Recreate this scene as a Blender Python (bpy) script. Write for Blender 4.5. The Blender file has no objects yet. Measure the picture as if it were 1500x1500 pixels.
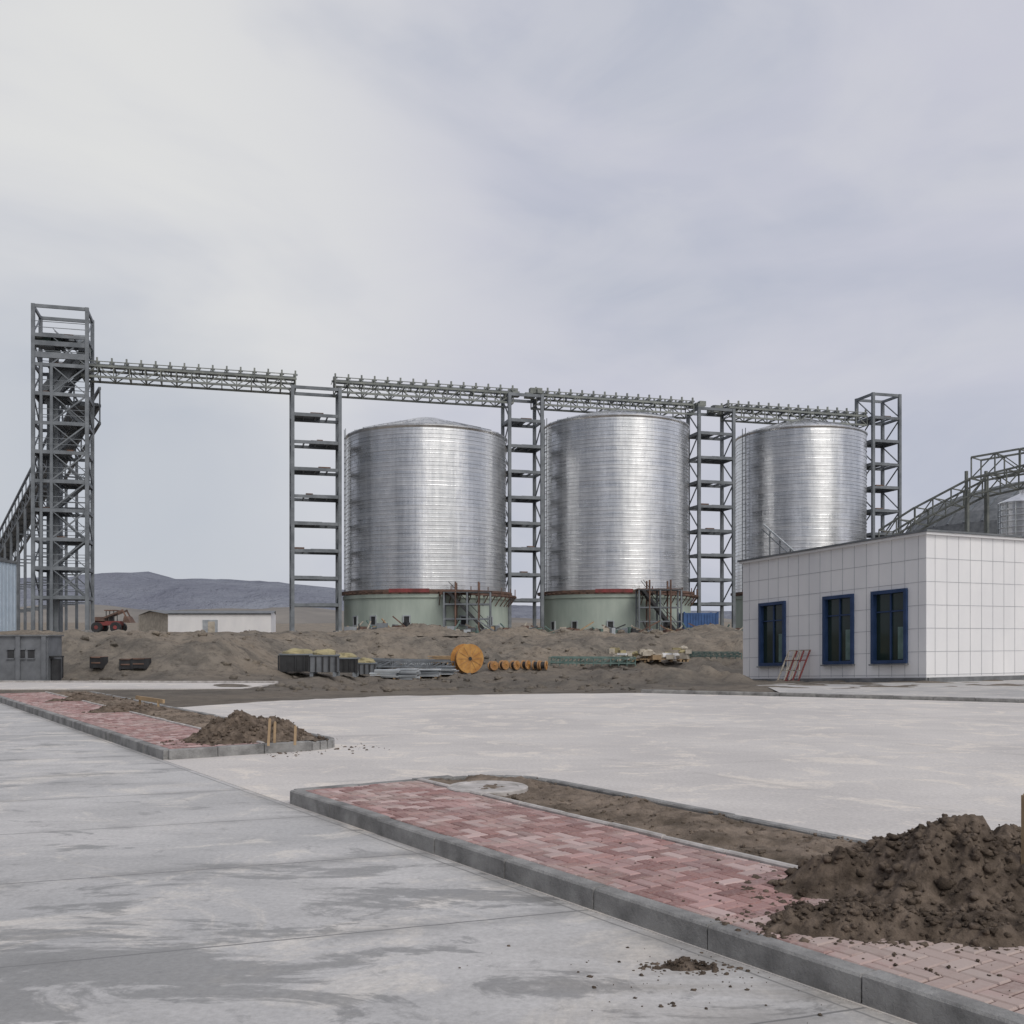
import bpy, math, random
from mathutils import Vector, Matrix, noise
random.seed(7)
S=bpy.context.scene
S.view_settings.view_transform='Standard'
try: S.view_settings.look='None'
except Exception: pass
S.view_settings.exposure=0

# ------------------------------------------------------------------ materials
def nodes_of(m):
    m.use_nodes=True
    nt=m.node_tree
    return nt, nt.nodes, nt.links, nt.nodes['Principled BSDF']
def mat(name,c1,c2=None,rough=0.8,metal=0.0,scale=2.0,bump=0.0,bscale=None,detail=3,spec=0.3,stretch=None,lo=0.35,hi=0.65,bd=.03):
    m=bpy.data.materials.new(name)
    nt,N,L,b=nodes_of(m)
    b.inputs['Roughness'].default_value=rough
    b.inputs['Metallic'].default_value=metal
    b.inputs['Specular IOR Level'].default_value=spec
    if c2 is None: c2=tuple(x*0.8 for x in c1)
    g=N.new('ShaderNodeNewGeometry')
    src=g.outputs['Position']
    if stretch:
        mp=N.new('ShaderNodeMapping'); mp.inputs['Scale'].default_value=stretch
        L.new(src,mp.inputs['Vector']); src=mp.outputs[0]
    n=N.new('ShaderNodeTexNoise'); n.inputs['Scale'].default_value=scale; n.inputs['Detail'].default_value=detail
    n.inputs['Roughness'].default_value=0.6
    L.new(src,n.inputs['Vector'])
    r=N.new('ShaderNodeValToRGB'); r.color_ramp.elements[0].position=lo; r.color_ramp.elements[1].position=hi
    r.color_ramp.elements[0].color=(*c2,1); r.color_ramp.elements[1].color=(*c1,1)
    L.new(n.outputs['Fac'],r.inputs['Fac']); L.new(r.outputs['Color'],b.inputs['Base Color'])
    if bump>0:
        n2=N.new('ShaderNodeTexNoise'); n2.inputs['Scale'].default_value=bscale or scale*4; n2.inputs['Detail'].default_value=5
        n2.inputs['Roughness'].default_value=.7
        L.new(g.outputs['Position'],n2.inputs['Vector'])
        bp=N.new('ShaderNodeBump'); bp.inputs['Strength'].default_value=min(bump,1); bp.inputs['Distance'].default_value=bd
        L.new(n2.outputs['Fac'],bp.inputs['Height']); L.new(bp.outputs[0],b.inputs['Normal'])
    return m

def mathn(N,L,op,a,b=None,c=None):
    n=N.new('ShaderNodeMath'); n.operation=op
    for i,v in enumerate((a,b,c)):
        if v is None: continue
        if isinstance(v,(int,float)): n.inputs[i].default_value=v
        else: L.new(v,n.inputs[i])
    return n.outputs[0]
def mixc(N,L,fac,a,b,mode='MIX'):
    n=N.new('ShaderNodeMix'); n.data_type='RGBA'; n.blend_type=mode
    if isinstance(fac,(int,float)): n.inputs[0].default_value=fac
    else: L.new(fac,n.inputs[0])
    for i,v in ((6,a),(7,b)):
        if isinstance(v,tuple): n.inputs[i].default_value=(*v,1)
        else: L.new(v,n.inputs[i])
    return n.outputs[2]
def noisen(N,L,src,scale,detail=5,rough=0.6,dist=0.0):
    n=N.new('ShaderNodeTexNoise'); n.inputs['Scale'].default_value=scale; n.inputs['Detail'].default_value=detail
    n.inputs['Roughness'].default_value=rough; n.inputs['Distortion'].default_value=dist
    L.new(src,n.inputs['Vector']); return n.outputs['Fac']
def ramp(N,L,src,p0,p1):
    n=N.new('ShaderNodeMapRange'); n.interpolation_type='SMOOTHSTEP'
    n.inputs['From Min'].default_value=p0; n.inputs['From Max'].default_value=p1
    L.new(src,n.inputs['Value']); return n.outputs[0]
def near(N,L,P,c,r0,r1):
    v=N.new('ShaderNodeVectorMath'); v.operation='DISTANCE'; L.new(P,v.inputs[0]); v.inputs[1].default_value=(*c,0)
    return mathn(N,L,'SUBTRACT',1.0,ramp(N,L,v.outputs['Value'],r0,r1))

def concrete(name,cl,cd,joints,stain=0.5,wet=0.0):
    m=bpy.data.materials.new(name)
    nt,N,L,b=nodes_of(m)
    g=N.new('ShaderNodeNewGeometry'); P=g.outputs['Position']
    big=ramp(N,L,noisen(N,L,P,0.28,4,0.55,0.3),0.35,0.65)
    mp=N.new('ShaderNodeMapping'); mp.inputs['Rotation'].default_value=(0,0,math.radians(-20)); mp.inputs['Scale'].default_value=(0.6,1.4,1)
    L.new(P,mp.inputs['Vector'])
    sweep=ramp(N,L,noisen(N,L,mp.outputs[0],0.9,6,0.65,0.6),0.38,0.66)
    fine=noisen(N,L,P,26,5,0.75)
    c=mixc(N,L,big,cd,cl)
    c=mixc(N,L,mathn(N,L,'MULTIPLY',sweep,stain),c,tuple(x*0.66 for x in cd))
    dust=ramp(N,L,noisen(N,L,P,1.1,7,0.72,0.9),0.5,0.64)
    c=mixc(N,L,mathn(N,L,'MULTIPLY',dust,0.7),c,tuple(min(1,x*y) for x,y in zip(cl,(1.20,1.16,1.09))))
    rv=0.82
    if wet>0:
        zone=mathn(N,L,'MAXIMUM',near(N,L,P,(-2.2,4.7),.5,2.4),mathn(N,L,'MULTIPLY',near(N,L,P,(-.7,6.2),.1,1.6),.75))
        th=mathn(N,L,'ADD',noisen(N,L,mp.outputs[0],1.3,9,0.72,0.7),mathn(N,L,'MULTIPLY',zone,.13))
        w=ramp(N,L,th,0.565,0.625)
        c=mixc(N,L,mathn(N,L,'MULTIPLY',w,wet),c,tuple(x*0.40 for x in cd))
        s=ramp(N,L,noisen(N,L,P,3.1,8,0.75,0.5),0.57,0.67)
        c=mixc(N,L,mathn(N,L,'MULTIPLY',s,wet*0.65),c,tuple(x*0.5 for x in cd))
        dirt=near(N,L,P,(1.0,4.7),.2,1.4)
        c=mixc(N,L,mathn(N,L,'MULTIPLY',mathn(N,L,'MULTIPLY',dirt,sweep),.45),c,(.33,.29,.24))
        rv=mathn(N,L,'SUBTRACT',.75,mathn(N,L,'MULTIPLY',w,.35))
    f=N.new('ShaderNodeMapRange'); f.inputs['From Min'].default_value=0.3; f.inputs['From Max'].default_value=0.7
    f.inputs['To Min'].default_value=0.80; f.inputs['To Max'].default_value=1.10; L.new(fine,f.inputs['Value'])
    vm=N.new('ShaderNodeVectorMath'); vm.operation='SCALE'; L.new(c,vm.inputs[0]); L.new(f.outputs[0],vm.inputs['Scale']); c=vm.outputs[0]
    wob=mathn(N,L,'MULTIPLY',noisen(N,L,P,5,2),0.02)
    J=None
    for (dx,dy,off,sp,w,st) in joints:
        d=N.new('ShaderNodeVectorMath'); d.operation='DOT_PRODUCT'; L.new(P,d.inputs[0]); d.inputs[1].default_value=(dx,dy,0)
        a=mathn(N,L,'ADD',d.outputs['Value'],wob)
        a=mathn(N,L,'SUBTRACT',a,off)
        a=mathn(N,L,'PINGPONG',a,sp/2)
        k=mathn(N,L,'SUBTRACT',1.0,ramp(N,L,a,w*0.4,w))
        halo=mathn(N,L,'MULTIPLY',mathn(N,L,'MULTIPLY',mathn(N,L,'SUBTRACT',1.0,ramp(N,L,a,0.0,w*14)),0.6),sweep)
        k=mathn(N,L,'MULTIPLY',mathn(N,L,'MAXIMUM',k,halo),st)
        J=k if J is None else mathn(N,L,'MAXIMUM',J,k)
    if J is not None: c=mixc(N,L,J,c,tuple(x*0.35 for x in cd))
    L.new(c,b.inputs['Base Color'])
    if isinstance(rv,float): b.inputs['Roughness'].default_value=rv
    else: L.new(rv,b.inputs['Roughness'])
    b.inputs['Specular IOR Level'].default_value=0.3
    bp=N.new('ShaderNodeBump'); bp.inputs['Strength'].default_value=0.35; bp.inputs['Distance'].default_value=0.012
    L.new(noisen(N,L,P,14,6,0.75),bp.inputs['Height']); L.new(bp.outputs[0],b.inputs['Normal'])
    return m

M={}
M['road']=concrete('road_concrete',(0.59,0.575,0.56),(0.46,0.455,0.45),[(-.34,.94,5.53,1.87,0.013,0.85),(.828,.561,3.70,4.6,0.012,0.7)],0.38,0.66)
M['yard']=concrete('yard_concrete',(0.66,0.625,0.59),(0.57,0.54,0.515),[(-.34,.94,1.0,5.2,0.010,0.3),(.828,.561,3.66,5.0,0.010,0.25)],0.18,0.0)
M['apron']=concrete('apron_concrete',(0.54,0.52,0.50),(0.44,0.43,0.42),[],0.3,0.0)
M['kerb']=mat('kerb_concrete',(0.36,0.355,0.345),(0.15,0.148,0.145),0.9,scale=3.5,bump=.7,bscale=40,lo=.3,hi=.62,detail=7)
M['kerb_l']=mat('kerb_pale',(0.55,0.52,0.50),(0.34,0.32,0.30),0.9,scale=5,bump=.3,bscale=30)
M['sand']=mat('joint_sand',(0.20,0.13,0.11),(0.13,0.085,0.075),1,scale=5)
M['soilbed']=mat('bed_soil',(0.31,0.25,0.20),(0.13,0.105,0.082),1.0,scale=4,bump=1,bscale=30,spec=.1,detail=8,bd=.03)
M['pile']=mat('pile_soil',(0.225,0.178,0.14),(0.078,0.061,0.048),1.0,scale=8,bump=1,bscale=55,spec=.1,detail=8,bd=.02)
M['steel']=mat('painted_steel',(0.235,0.255,0.275),(0.14,0.155,0.17),0.6,0.1,scale=0.8)
M['steel_g']=mat('gallery_steel',(0.27,0.285,0.26),(0.16,0.175,0.17),0.6,0.1,scale=1.2)
M['rust']=mat('rusty_steel',(0.21,0.13,0.10),(0.10,0.07,0.06),0.9,scale=1.5)
M['red']=mat('red_paint',(0.30,0.07,0.07),(0.16,0.055,0.05),0.7,scale=1.0)
M['white']=mat('white_panel',(0.88,0.87,0.865),(0.79,0.785,0.79),0.4,scale=0.6,stretch=(1,1,.35),detail=6)
M['seam']=mat('panel_seam',(0.44,0.45,0.47),(0.35,0.36,0.38),0.7)
M['plinth']=mat('plinth',(0.22,0.225,0.23),(0.14,0.145,0.15),0.8)
M['blueframe']=mat('blue_frame',(0.035,0.065,0.15),(0.02,0.045,0.11),0.4)
M['greenbase']=mat('green_plaster',(0.47,0.53,0.47),(0.35,0.41,0.365),0.85,scale=0.5,stretch=(1,1,.3),detail=6)
M['dark']=mat('dark_paint',(0.05,0.052,0.055),(0.03,0.03,0.032),0.6)
M['grey']=mat('grey_render',(0.19,0.20,0.215),(0.135,0.143,0.155),0.85)
M['lblue']=mat('pale_blue_cladding',(0.50,0.58,0.66),(0.43,0.51,0.59),0.6)
M['roofg']=mat('roof_grey',(0.20,0.21,0.22),(0.13,0.14,0.15),0.7)
M['wood']=mat('raw_timber',(0.45,0.33,0.2),(0.3,0.21,0.13),0.8,scale=3)
M['drum']=mat('yellow_drum',(0.58,0.32,0.10),(0.42,0.20,0.06),0.6,scale=3)
M['drum2']=mat('tan_drum',(0.50,0.30,0.15),(0.36,0.20,0.10),0.7,scale=3)
M['tarp']=mat('olive_tarp',(0.42,0.36,0.2),(0.26,0.23,0.14),0.8,scale=2)
M['sheet']=mat('galv_sheet',(0.55,0.58,0.60),(0.36,0.39,0.42),0.4,0.4,scale=1)
M['sack']=mat('sacks',(0.55,0.50,0.42),(0.38,0.34,0.28),0.9,scale=2)
M['gpipe']=mat('green_pipe',(0.17,0.24,0.22),(0.10,0.16,0.145),0.6)
M['cblue']=mat('container_blue',(0.06,0.13,0.30),(0.045,0.095,0.22),0.5)
M['hill']=mat('hill_far',(0.255,0.27,0.31),(0.19,0.20,0.24),1.0,scale=0.006,detail=9,spec=0,bump=1,bscale=.01,bd=40)  # bluish aerial haze is mixed into the far hill colour
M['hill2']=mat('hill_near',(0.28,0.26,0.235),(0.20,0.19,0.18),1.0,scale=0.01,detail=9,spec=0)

def glass():
    m=bpy.data.materials.new('window_glass'); nt,N,L,b=nodes_of(m)
    b.inputs['Base Color'].default_value=(0.02,0.035,0.03,1); b.inputs['Roughness'].default_value=0.06
    b.inputs['Specular IOR Level'].default_value=0.5
    return m
M['glass']=glass()

def silo_metal():
    m=bpy.data.materials.new('galvanised_steel'); nt,N,L,b=nodes_of(m)
    g=N.new('ShaderNodeNewGeometry'); P=g.outputs['Position']
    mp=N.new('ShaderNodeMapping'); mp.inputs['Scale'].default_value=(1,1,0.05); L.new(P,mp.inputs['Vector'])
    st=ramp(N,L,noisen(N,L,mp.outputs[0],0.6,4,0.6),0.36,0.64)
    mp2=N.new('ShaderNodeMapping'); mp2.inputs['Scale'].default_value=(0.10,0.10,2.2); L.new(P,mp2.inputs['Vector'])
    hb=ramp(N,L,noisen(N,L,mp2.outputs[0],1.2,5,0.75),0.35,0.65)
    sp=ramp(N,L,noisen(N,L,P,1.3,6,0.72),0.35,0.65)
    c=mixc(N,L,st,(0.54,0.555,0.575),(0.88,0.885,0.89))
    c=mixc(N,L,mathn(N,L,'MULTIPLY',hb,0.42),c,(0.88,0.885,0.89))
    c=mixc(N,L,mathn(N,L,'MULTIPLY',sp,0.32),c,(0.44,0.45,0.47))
    L.new(c,b.inputs['Base Color'])
    b.inputs['Metallic'].default_value=0.88
    rr=N.new('ShaderNodeMapRange'); rr.inputs['To Min'].default_value=0.24; rr.inputs['To Max'].default_value=0.38
    L.new(hb,rr.inputs['Value']); L.new(rr.outputs[0],b.inputs['Roughness'])
    bp=N.new('ShaderNodeBump'); bp.inputs['Strength'].default_value=0.4; bp.inputs['Distance'].default_value=0.14
    mp3=N.new('ShaderNodeMapping'); mp3.inputs['Scale'].default_value=(1,1,0.3); L.new(P,mp3.inputs['Vector'])
    L.new(noisen(N,L,mp3.outputs[0],0.8,3,0.5),bp.inputs['Height']); L.new(bp.outputs[0],b.inputs['Normal'])
    return m
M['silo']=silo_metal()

def soil_ground():
    m=bpy.data.materials.new('bare_earth'); nt,N,L,b=nodes_of(m)
    g=N.new('ShaderNodeNewGeometry'); P=g.outputs['Position']
    a=ramp(N,L,noisen(N,L,P,0.13,6,0.65,0.5),0.40,0.60)
    d=ramp(N,L,noisen(N,L,P,0.8,8,0.75,0.3),0.38,0.62)
    c=mixc(N,L,a,(0.165,0.15,0.13),(0.27,0.228,0.182))
    c=mixc(N,L,mathn(N,L,'MULTIPLY',d,0.6),c,(0.345,0.30,0.245))
    e=ramp(N,L,noisen(N,L,P,2.4,8,0.8),0.49,0.65)
    c=mixc(N,L,mathn(N,L,'MULTIPLY',e,0.65),c,(0.085,0.075,0.065))
    sx=N.new('ShaderNodeSeparateXYZ'); L.new(P,sx.inputs[0])
    low=mathn(N,L,'SUBTRACT',1.0,ramp(N,L,mathn(N,L,'ADD',sx.outputs['Z'],mathn(N,L,'MULTIPLY',noisen(N,L,P,.4,5),.5)),0.1,0.75))
    c=mixc(N,L,mathn(N,L,'MULTIPLY',low,0.45),c,(0.135,0.123,0.11))
    L.new(c,b.inputs['Base Color']); b.inputs['Roughness'].default_value=1; b.inputs['Specular IOR Level'].default_value=0.1
    bp=N.new('ShaderNodeBump'); bp.inputs['Strength'].default_value=.85; bp.inputs['Distance'].default_value=0.24
    L.new(noisen(N,L,P,1.5,8,0.78),bp.inputs['Height']); L.new(bp.outputs[0],b.inputs['Normal'])
    return m
M['earth']=soil_ground()

def brick_mat():
    m=bpy.data.materials.new('red_pavers'); nt,N,L,b=nodes_of(m)
    at=N.new('ShaderNodeVertexColor'); at.layer_name='Col'
    g=N.new('ShaderNodeNewGeometry'); P=g.outputs['Position']
    n=noisen(N,L,P,1.3,7,0.72,0.4)
    nr=near(N,L,P,(2.3,4.6),.5,1.9)
    d=ramp(N,L,mathn(N,L,'ADD',n,mathn(N,L,'MULTIPLY',nr,.2)),0.46,0.72)
    f=ramp(N,L,noisen(N,L,P,45,5,0.7),0.35,0.7)
    c=mixc(N,L,mathn(N,L,'MULTIPLY',d,0.75),at.outputs['Color'],(0.44,0.37,0.33))
    c=mixc(N,L,mathn(N,L,'MULTIPLY',f,0.28),c,(0.50,0.42,0.40))
    L.new(c,b.inputs['Base Color']); b.inputs['Roughness'].default_value=0.9; b.inputs['Specular IOR Level'].default_value=0.2
    bp=N.new('ShaderNodeBump'); bp.inputs['Strength'].default_value=0.4; bp.inputs['Distance'].default_value=0.004
    L.new(noisen(N,L,P,90,4,0.7),bp.inputs['Height']); L.new(bp.outputs[0],b.inputs['Normal'])
    return m
M['brick']=brick_mat()

# ------------------------------------------------------------------ mesh builder
class MB:
    def __init__(s): s.v=[];s.f=[];s.m=[];s.mats=[];s.c=[]
    def mi(s,k):
        if k not in s.mats: s.mats.append(k)
        return s.mats.index(k)
    def face(s,pts,k):
        b=len(s.v); s.v+= [Vector(p) for p in pts]; s.f.append(tuple(range(b,b+len(pts)))); s.m.append(s.mi(k))
    def hexa(s,p,k):
        b=len(s.v); s.v+=[Vector(q) for q in p]
        for q in ((0,3,2,1),(4,5,6,7),(0,1,5,4),(1,2,6,5),(2,3,7,6),(3,0,4,7)):
            s.f.append(tuple(b+i for i in q)); s.m.append(s.mi(k))
    def box(s,c,d,k,rz=0,rot=None):
        R=rot if rot is not None else Matrix.Rotation(rz,3,'Z')
        x,y,z=d[0]/2,d[1]/2,d[2]/2; c=Vector(c)
        s.hexa([c+R@Vector(q) for q in ((-x,-y,-z),(x,-y,-z),(x,y,-z),(-x,y,-z),(-x,-y,z),(x,-y,z),(x,y,z),(-x,y,z))],k)
    def beam(s,a,b,w,h,k):
        a=Vector(a);b=Vector(b);d=b-a;l=d.length
        if l<1e-6:return
        d/=l; up=Vector((0,0,1)) if abs(d.z)<.95 else AX
        x=d.cross(up).normalized(); z=x.cross(d)
        x*=w/2; z*=h/2
        s.hexa([a-x-z,a+x-z,b+x-z,b-x-z,a-x+z,a+x+z,b+x+z,b-x+z],k)
    def cyl(s,a,b,r,k,n=12,r2=None,cap=True):
        a=Vector(a);b=Vector(b);d=(b-a).normalized(); r2=r if r2 is None else r2
        up=Vector((0,0,1)) if abs(d.z)<.95 else Vector((1,0,0))
        x=d.cross(up).normalized(); y=d.cross(x)
        base=len(s.v)
        for i in range(n):
            t=2*math.pi*i/n; o=x*math.cos(t)+y*math.sin(t)
            s.v.append(a+o*r); s.v.append(b+o*r2)
        for i in range(n):
            j=(i+1)%n
            s.f.append((base+2*i,base+2*j,base+2*j+1,base+2*i+1)); s.m.append(s.mi(k))
        if cap:
            s.f.append(tuple(base+2*i for i in range(n))[::-1]); s.m.append(s.mi(k))
            s.f.append(tuple(base+2*i+1 for i in range(n))); s.m.append(s.mi(k))
    def lathe(s,c,prof,k,n=96,a0=0,a1=2*math.pi):
        base=len(s.v); full=abs(a1-a0-2*math.pi)<1e-6; cols=n if full else n+1
        for (r,z) in prof:
            for i in range(cols):
                t=a0+(a1-a0)*i/n
                s.v.append(Vector((c[0]+r*math.cos(t),c[1]+r*math.sin(t),z)))
        for j in range(len(prof)-1):
            for i in range(n):
                i2=(i+1)%cols
                s.f.append((base+j*cols+i,base+j*cols+i2,base+(j+1)*cols+i2,base+(j+1)*cols+i)); s.m.append(s.mi(k))
    def blob(s,c,r,k,sc=(1,1,1),n=6,amp=.3):
        base=len(s.v); off=Vector((random.random()*99,random.random()*99,0)); rings=max(4,n-1)
        for j in range(rings+1):
            ph=math.pi*j/rings
            for i in range(n):
                t=2*math.pi*i/n
                d=Vector((math.sin(ph)*math.cos(t),math.sin(ph)*math.sin(t),math.cos(ph)))
                q=r*(1+amp*noise.noise(d*1.7+off))
                s.v.append(Vector(c)+Vector((d.x*q*sc[0],d.y*q*sc[1],d.z*q*sc[2])))
        for j in range(rings):
            for i in range(n):
                i2=(i+1)%n
                s.f.append((base+j*n+i,base+(j+1)*n+i,base+(j+1)*n+i2,base+j*n+i2)); s.m.append(s.mi(k))
    def build(s,name,smooth=False,recenter=True,parent=None):
        me=bpy.data.meshes.new(name)
        o=Vector((0,0,0))
        if recenter and s.v:
            xs=[v.x for v in s.v];ys=[v.y for v in s.v];zs=[v.z for v in s.v]
            o=Vector(((min(xs)+max(xs))/2,(min(ys)+max(ys))/2,min(zs)))
        me.from_pydata([tuple(v-o) for v in s.v],[],s.f)
        for k in s.mats: me.materials.append(M[k])
        me.polygons.foreach_set('material_index',s.m)
        if smooth: me.polygons.foreach_set('use_smooth',[True]*len(s.f))
        me.update()
        ob=bpy.data.objects.new(name,me); S.collection.objects.link(ob); ob.location=o
        if parent is not None:
            ob.parent=parent; ob.location=o-parent.location
        return ob
AX=Vector((.964,.265,0))
def empty(name,loc):
    e=bpy.data.objects.new(name,None); e.location=loc; e.empty_display_size=.3; S.collection.objects.link(e); return e
def sm(t):
    t=max(0,min(1,t)); return t*t*(3-2*t)
def fbm(x,y,z=0,o=5):
    return noise.fractal(Vector((x,y,z)),1.0,2.0,o)

# ------------------------------------------------------------------ geometry of the site
CAM=1.6; F=1500.0; HZ=935.0
A=Vector((-2.18,9.93,0)); D=Vector((.561,-.828,0)); U=-D; NN=Vector((.828,.561,0))
C=Vector((14.97,37,0)); WS=Vector((-.455,.89,0)).normalized(); WT=Vector((.89,.455,0)).normalized()
def H(x,y):
    n1=fbm(x*.12,y*.12,1.3,4); n2=fbm(x*.7,y*.7,4.1,5)
    left=1-sm((x+13.5)/4.5)
    edge=(30.5)*(1-left)+37.6*left
    amp=sm((y-edge)/4)
    z=-0.03+amp*(.03+.10*n2)
    s=(Vector((x,y,0))-C).dot(WS)
    dip=-.04*max(0,min(11,s))*(1-left)*sm((x+10)/6)
    z+=dip*sm((y-31)/5)
    zl=1.72*sm((y-39.2-1.2*n1)/6.2)
    zm=2.05*sm((y-61-5*n1)/11.0)
    z+=zl*left+zm*(1-left)
    z+=.45*(1-left)*math.exp(-((y-41)/2.0)**2)*sm((x-1)/3)*(1-sm((x-8.5)/1.5))*(1+.5*n2)
    z+=.35*sm((y-70)/18)
    z+=amp*.32*n1*sm((y-44)/6)*(1-sm((y-84)/4))
    gl=abs(noise.noise(Vector((x*.9,y*.15,3))))+.5*abs(noise.noise(Vector((x*2.3,y*.3,8))))
    bank=sm((y-39.5)/2)*(1-sm((y-47)/2))*left+sm((y-60)/3)*(1-sm((y-76)/3))*(1-left)
    z+=bank*(.42*(gl-.35))
    z+=amp*.22*n2*sm((y-39)/3)*(1-sm((y-84)/4))
    z+=26*sm((y-260)/1600)*(1+.25*fbm(x*.003,y*.003,0,4))
    return z
def hit(px,py,y0=8.0):
    k=(px-750)/F; y=y0
    while y<130:
        z=H(k*y,y)
        if HZ-(z-CAM)*F/y<=py: break
        y+=.15
    return Vector((k*y,y,H(k*y,y)))
def at(px,Y,z=None):
    x=(px-750)/F*Y
    return Vector((x,Y,H(x,Y) if z is None else z))
def zy(py,Y): return CAM+(HZ-py)*Y/F

def axis(segs):
    out=[segs[0][0]]
    for a,b,st in segs:
        n=max(1,int(round((b-a)/st)))
        out+=[a+(b-a)*(i+1)/n for i in range(n)]
    return out
xs=axis([(-4000,-1000,750),(-1000,-200,80),(-200,-50,10),(-50,-24,1.2),(-24,26,.3),(26,60,1.2),(60,200,10),(200,1000,80),(1000,4000,750)])
ys=axis([(-1500,-50,290),(-50,26,4),(26,50,.25),(50,80,.4),(80,130,2),(130,300,12),(300,2000,60),(2000,5200,400)])
g=MB(); nx=len(xs)
for y in ys:
    for x in xs: g.v.append(Vector((x,y,H(x,y))))
for j in range(len(ys)-1):
    for i in range(nx-1):
        g.f.append((j*nx+i,j*nx+i+1,(j+1)*nx+i+1,(j+1)*nx+i)); g.m.append(0)
g.mats=['earth']; g.build('ground',smooth=True,recenter=False)

def sheet(name,pts,z,k):
    m=MB(); m.face([(p[0],p[1],z) for p in pts],k)
    n=len(pts)
    for i in range(n):
        a=pts[i];b=pts[(i+1)%n]
        m.face([(a[0],a[1],z-.06),(b[0],b[1],z-.06),(b[0],b[1],z),(a[0],a[1],z)],k)
    return m.build(name,recenter=False)
Kb=A+D*26; Kt=A+U*25.4
sheet('concrete_road',[(Kb.x,Kb.y),(Kt.x,Kt.y),(-19,32.2),(-60,32.2),(-60,-20),(Kb.x-3,-20)],0.0,'road')
P2=Vector((-4.55,13.4,0))
q=P2+U*11+NN*1.2
random.seed(21)
def rag(a,b,n,amp):
    a=Vector((*a,0));b=Vector((*b,0));d=(b-a).normalized();x=Vector((d.y,-d.x,0)); out=[]
    for i in range(n):
        p=a.lerp(b,i/n)+x*random.uniform(-amp,amp)*(0 if i==0 else 1); out.append((p.x,p.y))
    return out
far=[(60,-24),(60,2),(34,14.1),(12.6,25.3),(8.3,27.7)]+rag((3.8,29.9),(0,29.3),10,.12)+rag((0,29.3),(-3.6,28.2),10,.15)+rag((-3.6,28.2),(-6.08,26),10,.15)+rag((-6.08,26),(-7.93,23.5),8,.12)
sheet('concrete_yard',far+[(q.x,q.y),(P2.x,P2.y),(Kb.x,Kb.y)],0.004,'yard')
sheet('access_road',[(-60,32.21),(-19,32.21),(-8.6,32.6),(-8.4,36.6),(-20,37.3),(-60,37.6)],0.002,'yard')
m=MB()
P00,P10,P01,P11=[Vector(p) for p in ((7.6,28.3,0),(34,14.3,0),(10.2,46.4,0),(44,52,0))]
n=40
for j in range(n+1):
    for i in range(n+1):
        a=P00.lerp(P10,i/n).lerp(P01.lerp(P11,i/n),j/n)
        z=-.04*max(0,min(11,(a-C).dot(WS)))*sm((a.y-31)/5)
        m.v.append(Vector((a.x,a.y,z+.012)))
for j in range(n):
    for i in range(n):
        m.f.append((j*(n+1)+i,j*(n+1)+i+1,(j+1)*(n+1)+i+1,(j+1)*(n+1)+i)); m.m.append(0)
m.mats=['apron']; m.build('pavement_apron',smooth=True,recenter=False)

def kerb_stone(mb,a,b,w,z0,z1,k,ch=.012):
    a=Vector(a);b=Vector(b);d=(b-a).normalized(); x=Vector((d.y,-d.x,0))
    j=random.uniform(-.006,.006); dz=random.uniform(-.005,.005)
    a=a+x*j;b=b+x*(j+random.uniform(-.004,.004)); z1+=dz
    a=a+d*.005;b=b-d*.005
    def P(p,o,z): return (p.x+x.x*o,p.y+x.y*o,z)
    lo=[P(a,-w/2,z0),P(a,w/2,z0),P(b,w/2,z0),P(b,-w/2,z0)]
    mi=[P(a,-w/2,z1-ch),P(a,w/2,z1-ch),P(b,w/2,z1-ch),P(b,-w/2,z1-ch)]
    a2=a+d*ch*.5;b2=b-d*ch*.5
    tp=[P(a2,-w/2+ch,z1),P(a2,w/2-ch,z1),P(b2,w/2-ch,z1),P(b2,-w/2+ch,z1)]
    base=len(mb.v); mb.v+=[Vector(p) for p in lo+mi+tp]; kk=mb.mi(k)
    for i in range(4):
        j2=(i+1)%4
        mb.f.append((base+i,base+j2,base+4+j2,base+4+i)); mb.m.append(kk)
        mb.f.append((base+4+i,base+4+j2,base+8+j2,base+8+i)); mb.m.append(kk)
    mb.f.append((base+8,base+9,base+10,base+11)); mb.m.append(kk)
def kerb_run(mb,pts,w,z0,z1,k,L=.8):
    for i in range(len(pts)-1):
        a=Vector(pts[i]);b=Vector(pts[i+1]); l=(b-a).length; n=max(1,round(l/L))
        for q in range(n): kerb_stone(mb,a.lerp(b,q/n),a.lerp(b,(q+1)/n),w,z0,z1,k)

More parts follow.
